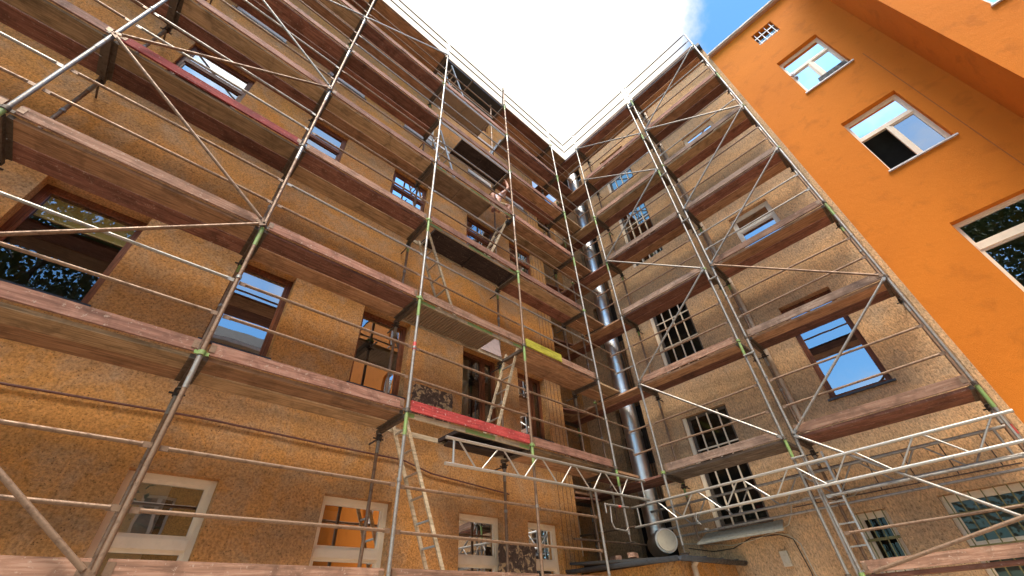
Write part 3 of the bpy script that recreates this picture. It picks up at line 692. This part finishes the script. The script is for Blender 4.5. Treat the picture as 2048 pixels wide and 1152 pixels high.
# ladders
def ladder(a, b, Y0, Y1, label, mat='aluminium', n=None, name='ladder'):
    e = empty(name, (a[0], (Y0 + Y1) / 2, a[1]), label, 'ladder', 'access ladders')
    L = math.hypot(b[0] - a[0], b[1] - a[1]); n = n or int(L / .29)
    for y in (Y0, Y1):
        m = MB(); m.bar((0, y - (Y0 + Y1) / 2, 0), (b[0] - a[0], y - (Y0 + Y1) / 2, b[1] - a[1]), .024, .05, up=(1, 0, 0)); m.build('stile', mat, e)
    for i in range(n):
        t = (i + .6) / n; m = MB(); x, z = (b[0] - a[0]) * t, (b[1] - a[1]) * t
        m.bar((x, Y0 - (Y0 + Y1) / 2 + .013, z), (x, Y1 - (Y0 + Y1) / 2 - .013, z), .03, .022); m.build('rung', 'aluminium', e)
    return e
lads = [((3.78, ZL(-1)), (2.93, ZL(0)), 'lowest ladder, rising to the platform with the red toe board', 'beam_pale'),
        ((4.62, ZL(0)), (5.34, ZL(1) + .1), 'second ladder, beside the wooden window above the red toe board', 'beam_pale'),
        ((3.78, ZL(1)), (2.95, ZL(2)), 'third ladder, under the black platform beside the wide blank wall', 'beam_pale'),
        ((4.50, ZL(2)), (5.26, ZL(3) + .05), 'fourth ladder, leading up to the crouching man', 'beam_pale'),
        ((3.62, ZL(3)), (2.97, ZL(4)), 'fifth ladder, left of the crouching man', 'aluminium'),
        ((4.50, ZL(4)), (5.22, ZL(5)), 'sixth ladder, mostly hidden above the man', 'aluminium'),
        ((3.95, ZL(5)), (3.12, ZL(6) + .3), 'topmost ladder against the dark roof soffit', 'aluminium')]
for a, b, lb, mt in lads: ladder(a, b, 5.25, 5.6, lb, mt)
# ladder at the right scaffold
e = empty('ladder', (0, 0, 0), 'tall aluminium ladder leaning inside the right scaffold below its second deck', 'ladder')
for Y in (1.66, 1.96):
    m = MB(); m.bar((8.80, Y, G), (9.0, Y, 2.1), .03, .06, up=(1, 0, 0)); m.build('stile', 'aluminium', e)
for i in range(12):
    t = (i + .5) / 12; m = MB(); m.bar((8.80 + .2 * t, 1.675, G + (2.1 - G) * t), (8.80 + .2 * t, 1.945, G + (2.1 - G) * t), .03, .022); m.build('rung', 'aluminium', e)
# lattice girders
def girder(P, u0, u1, zb, zt, label, mat='aluminium', start=.12, r=.0235, slope=0):
    e = empty('lattice_girder', (0, 0, 0), label, 'lattice girder', 'aluminium lattice girders')
    s = lambda u: slope * (u - u0)
    m = MB(); m.tube(P(u0, zt), P(u1, zt + s(u1)), r, n=12); m.build('top_chord', mat, e)
    m = MB(); m.tube(P(u0, zb), P(u1, zb + s(u1)), r, n=12); m.build('bottom_chord', mat, e)
    sg = 1 if u1 > u0 else -1; Lg = abs(u1 - u0)
    u = start
    def q(t): return u0 + sg * t
    m = MB(); m.tube(P(q(.14), zb), P(q(.14), zt), .018); m.build('end_post', mat, e)
    m = MB(); m.tube(P(q(Lg - .14), zb + s(q(Lg - .14))), P(q(Lg - .14), zt + s(q(Lg - .14))), .018); m.build('end_post', mat, e)
    u = .22
    while u + .78 < Lg - .1:
        for a, b, c, d in ((u, zt, u + .33, zb), (u + .43, zb, u + .78, zt)):
            m = MB(); m.tube(P(q(a), b + s(q(a))), P(q(c), d + s(q(c))), .0135); m.build('lattice_strut', mat, e)
        u += .88
    return e
girder(lambda u, z: (u, YS - .08, z), 3.41, 8.55, 1.81, 2.17, 'lattice girder hung along the left scaffold below the red toe board', slope=.022)
girder(lambda u, z: (XS - .08, u, z), -.72, 5.3, 1.52, 1.88, 'front lattice girder along the outside of the right scaffold', slope=-.008)
girder(lambda u, z: (XI - .06, u, z), -.60, 5.3, 1.50, 1.88, 'rear lattice girder on the wall side of the right scaffold', 'steel', slope=-.008)
# scaffold feet on the girders
for (x, y, z, lb) in ((7.69, YS, 1.25, 'base plate of the corner standard above the annexe roof'), (XS, YD, 1.05, 'base plate of the standard under the stair-side deck')):
    m = MB(); m.tube((x, y, z - .12), (x, y, z), .016); m.box(x - .07, x + .07, y - .07, y + .07, z - .13, z - .12); tag(m.build('base_plate', 'steel_dark'), lb, 'base plate')
# hanging bracket
e = empty('hanging_bracket', (0, 0, 0), 'U-shaped steel bracket hanging at the corner end of the girders', 'bracket')
m = MB(); m.path([(6.83, 4.80, 1.64), (7.56, 4.80, 1.66)], .02); m.tube((6.83, 4.8, 1.66), (6.83, 4.8, 1.5), .015); m.build('cross_tube', 'steel', e)
m = MB(); m.path([(6.98, 4.8, 1.63), (6.94, 4.8, 1.36), (7.0, 4.8, 1.27), (7.34, 4.8, 1.26), (7.42, 4.8, 1.31), (7.40, 4.8, 1.64)], .014); m.build('loop', 'steel', e)
m = MB(); m.tube((7.22, 4.80, 1.648), (7.30, 4.80, 1.650), .022); m.build('red_band', 'red_paint', e)
m = MB(); m.path([(8.42, 3.93, 1.5), (8.40, 3.95, 1.38), (8.42, 3.90, 1.30), (8.44, 3.97, 1.33), (8.41, 3.98, 1.45)], .009, 6); m.box(8.38, 8.46, 3.80, 3.84, 1.2, 1.23)
tag(m.build('wire_loop', 'steel'), 'tangled wire loop hanging from the right girder', 'wire')
for i, (x, y, z) in enumerate(((XS - .0, YA, 1.62), (SX[4], YS, 3.42))):
    m = MB(); m.tube((x, y, z), (x, y, z + .13), R0 + .004, n=12); tag(m.build('tape_band', 'red_paint'), ['red tape band on the outermost right scaffold tube', 'red tape band on the scaffold tube left of the ladder bay'][i], 'tape')
m = MB(); m.box(5.16, 5.26, YS + .12, YS + .22, ZL(3) - .2, ZL(3) - .1); m.tube((5.2, YS + .17, ZL(3) - .1), (5.2, YS + .17, ZL(3) - .02), .02)
tag(m.build('work_lamp', 'rubber'), 'small black lamp clamped at the top of the fourth ladder', 'lamp')

# ------------------------------------------------------------------ person
def skin_obj(name, mat, joints, edges, parent=None, sub=2):
    me = bpy.data.meshes.new(name); me.from_pydata([j[0] for j in joints], edges, []); o = bpy.data.objects.new(name, me); COL.objects.link(o)
    me.materials.append(MATS[mat])
    sm = o.modifiers.new('skin', 'SKIN'); sd = o.modifiers.new('sub', 'SUBSURF'); sd.levels = sub; sd.render_levels = sub
    if not me.skin_vertices: me.skin_vertices.new()
    for i, j in enumerate(joints):
        r = j[1]; me.skin_vertices[0].data[i].radius = r if isinstance(r, tuple) else (r, r)
    me.skin_vertices[0].data[0].use_root = True
    sm.use_smooth_shade = True
    if parent: o.parent = parent
    return o
zD = ZL(3)
# joints (world): crouching on the hatch edge, back to the yard, left arm raised
hip = (4.97, 5.33, zD + .50)
J = [(hip, (.15, .12)), ((4.99, 5.36, zD + .70), (.135, .105)), ((5.06, 5.38, zD + .92), (.15, .11)), ((5.13, 5.38, zD + 1.06), (.11, .09)),
     ((5.19, 5.37, zD + 1.13), (.055, .055)), ((5.25, 5.35, zD + 1.20), (.085, .09)), ((5.28, 5.34, zD + 1.30), (.085, .09)),
     # raised arm
     ((5.17, 5.22, zD + 1.12), (.06, .06)), ((5.25, 5.10, zD + 1.30), (.048, .048)), ((5.24, 5.12, zD + 1.52), (.036, .036)), ((5.22, 5.14, zD + 1.60), (.028, .03)), ((5.215, 5.14, zD + 1.67), (.04, .016)),
     # other arm
     ((5.02, 5.50, zD + 1.04), (.055, .055)), ((4.98, 5.58, zD + .78), (.045, .045)), ((5.10, 5.50, zD + .60), (.034, .034)), ((5.14, 5.46, zD + .55), (.036, .018)),
     # legs: left knee out to the left, foot through the hatch; right foot on deck
     ((4.86, 5.27, zD + .46), (.085, .085)), ((4.66, 5.12, zD + .60), (.065, .065)), ((4.72, 5.16, zD + .30), (.052, .052)), ((4.74, 5.22, zD + .03), (.036, .036)), ((4.69, 5.15, zD - .02), (.04, .03)),
     ((5.05, 5.24, zD + .45), (.085, .085)), ((5.22, 5.06, zD + .46), (.062, .062)), ((5.18, 5.12, zD + .22), (.05, .05)), ((5.16, 5.16, zD + .05), (.036, .036)), ((5.20, 5.08, zD + .03), (.042, .03))]
Ed = [(0, 1), (1, 2), (2, 3), (3, 4), (4, 5), (5, 6), (3, 7), (7, 8), (8, 9), (9, 10), (10, 11), (2, 12), (12, 13), (13, 14), (14, 15), (0, 16), (16, 17), (17, 18), (18, 19), (19, 20), (0, 21), (21, 22), (22, 23), (23, 24), (24, 25)]
man = skin_obj('person', 'skin', J, Ed)
tag(man, 'man in a pale pink shirt and khaki shorts crouching on the scaffold, one arm raised', 'person')
# five fingers on each hand
def fingers(c, d, side, up):
    c, d, side, up = map(Vector, (c, d, side, up))
    for i, (o_, l) in enumerate(((-.03, .06), (-.01, .072), (.01, .068), (.03, .052))):
        p = c + side * o_; q = p + d * l * .5 + up * .008; r_ = q + d * l * .5 + up * .022
        skin_obj('finger', 'skin', [(p, .009), (q, .0085), (r_, .007)], [(0, 1), (1, 2)], man, 1)
    p = c + side * -.035 - d * .03; skin_obj('thumb', 'skin', [(p, .011), (p + side * -.025 + d * .02, .0095), (p + side * -.03 + d * .045 + up * .01, .008)], [(0, 1), (1, 2)], man, 1)
fingers((5.213, 5.14, zD + 1.68), (0, 0, 1), (1, 0, 0), (0, 1, 0)); fingers((5.15, 5.455, zD + .54), (.7, -.3, -.5), (0, 1, 0), (0, 0, -1))
skin_obj('shirt', 'shirt', [((4.985, 5.35, zD + .66), (.155, .125)), ((5.01, 5.365, zD + .78), (.155, .125)), ((5.06, 5.38, zD + .93), (.17, .13)), ((5.13, 5.38, zD + 1.07), (.125, .105)), ((5.175, 5.25, zD + 1.12), (.078, .078)), ((5.20, 5.18, zD + 1.19), (.072, .072)), ((5.03, 5.48, zD + 1.05), (.076, .076)), ((5.0, 5.55, zD + .9), (.068, .068))],
         [(0, 1), (1, 2), (2, 3), (3, 4), (4, 5), (2, 6), (6, 7)], man)
skin_obj('shorts', 'shorts', [((4.97, 5.33, zD + .52), (.17, .14)), ((4.985, 5.35, zD + .62), (.155, .125)), ((4.86, 5.27, zD + .47), (.115, .115)), ((4.72, 5.17, zD + .565), (.092, .092)), ((5.05, 5.24, zD + .46), (.115, .115)), ((5.18, 5.10, zD + .465), (.09, .09))],
         [(0, 1), (0, 2), (2, 3), (0, 4), (4, 5)], man)
skin_obj('hair', 'hair', [((5.255, 5.375, zD + 1.25), (.088, .088)), ((5.275, 5.365, zD + 1.33), (.09, .088))], [(0, 1)], man)
skin_obj('shoe', 'shoe', [((4.745, 5.235, zD + .0), (.05, .045)), ((4.69, 5.14, zD - .03), (.052, .038)), ((4.66, 5.09, zD - .035), (.042, .03))], [(0, 1), (1, 2)], man)
skin_obj('shoe', 'shoe', [((5.155, 5.17, zD + .05), (.05, .045)), ((5.21, 5.07, zD + .04), (.052, .038)), ((5.24, 5.02, zD + .035), (.042, .03))], [(0, 1), (1, 2)], man)
for (a_, b_) in (((5.30, 5.26, zD + 1.26), .016), ((5.34, 5.36, zD + 1.25), .012), ((5.19, 5.33, zD + 1.27), .012)):
    skin_obj('nose' if b_ > .015 else 'ear', 'skin', [(a_, b_), ((a_[0] + .004, a_[1] - .008, a_[2] - .03), b_)], [(0, 1)], man, 1)

# ------------------------------------------------------------------ ground, and what the windows mirror behind the camera
m = MB(); m.box(-400, 400, -400, 400, G - .2, G); tag(m.build('ground', 'ground'), kind='structure')
OP = empty('yellow_building', (0, 0, 0), 'yellow rendered building across the yard behind the viewer', 'building')
PY = lambda u, d, z: (u, -10.5 - d, z)
yw = [(x, x + 1.1, z, z + 1.5) for x in (-1, 1.6, 4.2, 6.8) for z in (.2, 3.4, 6.6, 9.4)]
wall('wall', 'plaster_old_yellow', OP, PY, -3, 8.3, G, 11.6, yw, .15)
for h in yw: window(OP, PY, *h, mat='pvc_bright', dep=.12, mull=((h[0] + h[1]) / 2,), sill='white_metal')
m = MB(); m.box(-3.2, 8.3, -10.5, -10.15, 11.6, 11.9); m.box(-3.2, 8.3, -10.5, -9.9, 11.9, 12.05); m.build('cornice', 'eave_white', OP)
m = MB(); m.add([(-3.2, -9.9, 12.06), (8.3, -9.9, 12.06), (8.3, -13, 14.3), (-3.2, -13, 14.3), (-3.2, -16, 12.06), (8.3, -16, 12.06)], [(0, 1, 2, 3), (3, 2, 5, 4), (0, 3, 4)]); m.build('roof', 'roof_felt', OP)
m = MB(); m.box(-3, 8.3, -11.5, -11.4, G, 11.5); m.box(-3, -2.9, -15, -10.5, G, 11.5); m.build('room_wall', 'interior_dark', OP)
def tree(x, y, h, r, n, label):
    e = empty('broadleaf_tree', (x, y, G), label, 'tree', 'trees behind the viewer')
    m = MB(); pts = [Vector((0, 0, 0)), Vector((.1, .05, h * .25)), Vector((-.05, .1, h * .5)), Vector((.1, 0, h * .8))]
    for i in range(3): m.tube(pts[i], pts[i + 1], .26 - .07 * i, .26 - .07 * (i + 1), n=10)
    tips = []
    for i in range(14):
        a = i * 2.4; z = h * (.3 + .045 * i); p = pts[1].lerp(pts[3], min(1, i / 13)); L = r * (.9 - .03 * i)
        q = p + Vector((math.cos(a) * L, math.sin(a) * L, h * .14)); m.tube(p, q, .07, .02, n=6); tips.append(q); tips.append(p.lerp(q, .6))
    m.build('trunk', 'bark', e)
    m = MB(); rnd = random.Random(int(x * 10))
    cl = [t + Vector((rnd.gauss(0, .8), rnd.gauss(0, .8), rnd.gauss(0, .7))) for t in tips for _ in range(9)]
    for _ in range(n):
        c = rnd.choice(cl); p = c + Vector((rnd.gauss(0, .5), rnd.gauss(0, .5), rnd.gauss(0, .4)))
        u = Vector((rnd.gauss(0, 1), rnd.gauss(0, 1), rnd.gauss(0, 1))).normalized(); v = u.orthogonal().normalized(); s = rnd.uniform(.07, .14)
        m.add([p - u * s, p + v * s * .6, p + u * s, p - v * s * .6], [(0, 1, 2, 3)])
    m.build('crown', 'leaf', e)
tree(-4.9, -7.0, 16.0, 4.6, 26000, 'large broadleaf tree mirrored in the left window')
tree(-9.5, -2.5, 12.0, 3.0, 7000, 'broadleaf tree further left behind the viewer')

# ------------------------------------------------------------------ sky and light
W = bpy.data.worlds.new('World'); S.world = W; W.use_nodes = True; t = W.node_tree; t.nodes.clear()
out = t.nodes.new('ShaderNodeOutputWorld'); bg = t.nodes.new('ShaderNodeBackground'); sky = t.nodes.new('ShaderNodeTexSky')
sun_el, sun_dir = math.radians(64), Vector((-.70, -.71, 0)).normalized()
sky.sky_type = 'NISHITA'; sky.sun_disc = False; sky.sun_elevation = sun_el; sky.sun_rotation = math.atan2(sun_dir.x, sun_dir.y)
sky.air_density = 1.0; sky.dust_density = .6; sky.ozone_density = 2.
tc = t.nodes.new('ShaderNodeTexCoord'); vec = tc.outputs['Generated']
n1 = noise(t, vec, 3.2, 7, .58, .3)
dp = t.nodes.new('ShaderNodeVectorMath'); dp.operation = 'DOT_PRODUCT'; t.links.new(vec, dp.inputs[0]); dp.inputs[1].default_value = (.25, .22, .943)
ad = t.nodes.new('ShaderNodeMath'); ad.operation = 'MULTIPLY_ADD'; t.links.new(n1, ad.inputs[0]); ad.inputs[1].default_value = .16; t.links.new(dp.outputs['Value'], ad.inputs[2])
big = ramp(t, ad.outputs[0], [(.0, 0.), (1., 1.)])
mr = t.nodes.new('ShaderNodeMapRange'); mr.interpolation_type = 'SMOOTHSTEP'; mr.inputs[1].default_value = 1.0; mr.inputs[2].default_value = 1.042; t.links.new(ad.outputs[0], mr.inputs[0])
sc = t.nodes.new('ShaderNodeMapRange'); sc.interpolation_type = 'SMOOTHSTEP'; sc.inputs[1].default_value = .49; sc.inputs[2].default_value = .72; t.links.new(noise(t, vec, 2.1, 7, .55, .2), sc.inputs[0])
mx = t.nodes.new('ShaderNodeMath'); mx.operation = 'MAXIMUM'; t.links.new(mr.outputs[0], mx.inputs[0]); t.links.new(sc.outputs[0], mx.inputs[1])
SKYB, CLOUD = 1.3, 5.8
blue = mix(t, 1., sky.outputs[0], (SKYB * .60, SKYB * .98, SKYB * 1.12), 'MULTIPLY')
sd_ = t.nodes.new('ShaderNodeVectorMath'); sd_.operation = 'DOT_PRODUCT'; t.links.new(vec, sd_.inputs[0])
sd_.inputs[1].default_value = (sun_dir.x * math.cos(sun_el), sun_dir.y * math.cos(sun_el), math.sin(sun_el))
br = t.nodes.new('ShaderNodeMapRange'); br.inputs[1].default_value = .93; br.inputs[2].default_value = 1.; br.inputs[3].default_value = CLOUD; br.inputs[4].default_value = 75.; t.links.new(sd_.outputs['Value'], br.inputs[0])
vl = t.nodes.new('ShaderNodeMapRange'); vl.interpolation_type = 'SMOOTHSTEP'; vl.inputs[1].default_value = .95; vl.inputs[2].default_value = .992; t.links.new(sd_.outputs['Value'], vl.inputs[0])
mv = t.nodes.new('ShaderNodeMath'); mv.operation = 'MAXIMUM'; t.links.new(mx.outputs[0], mv.inputs[0]); t.links.new(vl.outputs[0], mv.inputs[1])
cloudc = mix(t, 1., (1.10, 1.0, .86), br.outputs[0], 'MULTIPLY')
col = mix(t, mv.outputs[0], blue, cloudc)
t.links.new(col, bg.inputs[0]); bg.inputs[1].default_value = .12; t.links.new(bg.outputs[0], out.inputs[0])
sl = bpy.data.lights.new('sun', 'SUN'); sl.energy = 2.3; sl.angle = math.radians(28); sl.color = (1., .93, .82)
so = bpy.data.objects.new('sun', sl); COL.objects.link(so)
d = Vector((sun_dir.x * math.cos(sun_el), sun_dir.y * math.cos(sun_el), math.sin(sun_el)))
so.rotation_euler = d.to_track_quat('Z', 'Y').to_euler()

# ------------------------------------------------------------------ camera
cam = bpy.data.cameras.new('camera'); co = bpy.data.objects.new('camera', cam); COL.objects.link(co); S.camera = co
r_ = Vector((.73276701, -.67853665, -.051386)); u_ = Vector((-.40365856, -.49422757, .76993433)); f_ = Vector((.54782504, .54344008, .63605079))
M = Matrix((r_, u_, -f_)).transposed().to_4x4(); co.matrix_world = M
cam.sensor_width = 36; cam.lens = 827.04 / 2048 * 36; cam.clip_start = .05; cam.clip_end = 2000
S.view_settings.view_transform = 'Standard'; S.view_settings.look = 'None'; S.view_settings.gamma = 1; S.view_settings.exposure = 1.12
S.render.resolution_x = 1024; S.render.resolution_y = 576
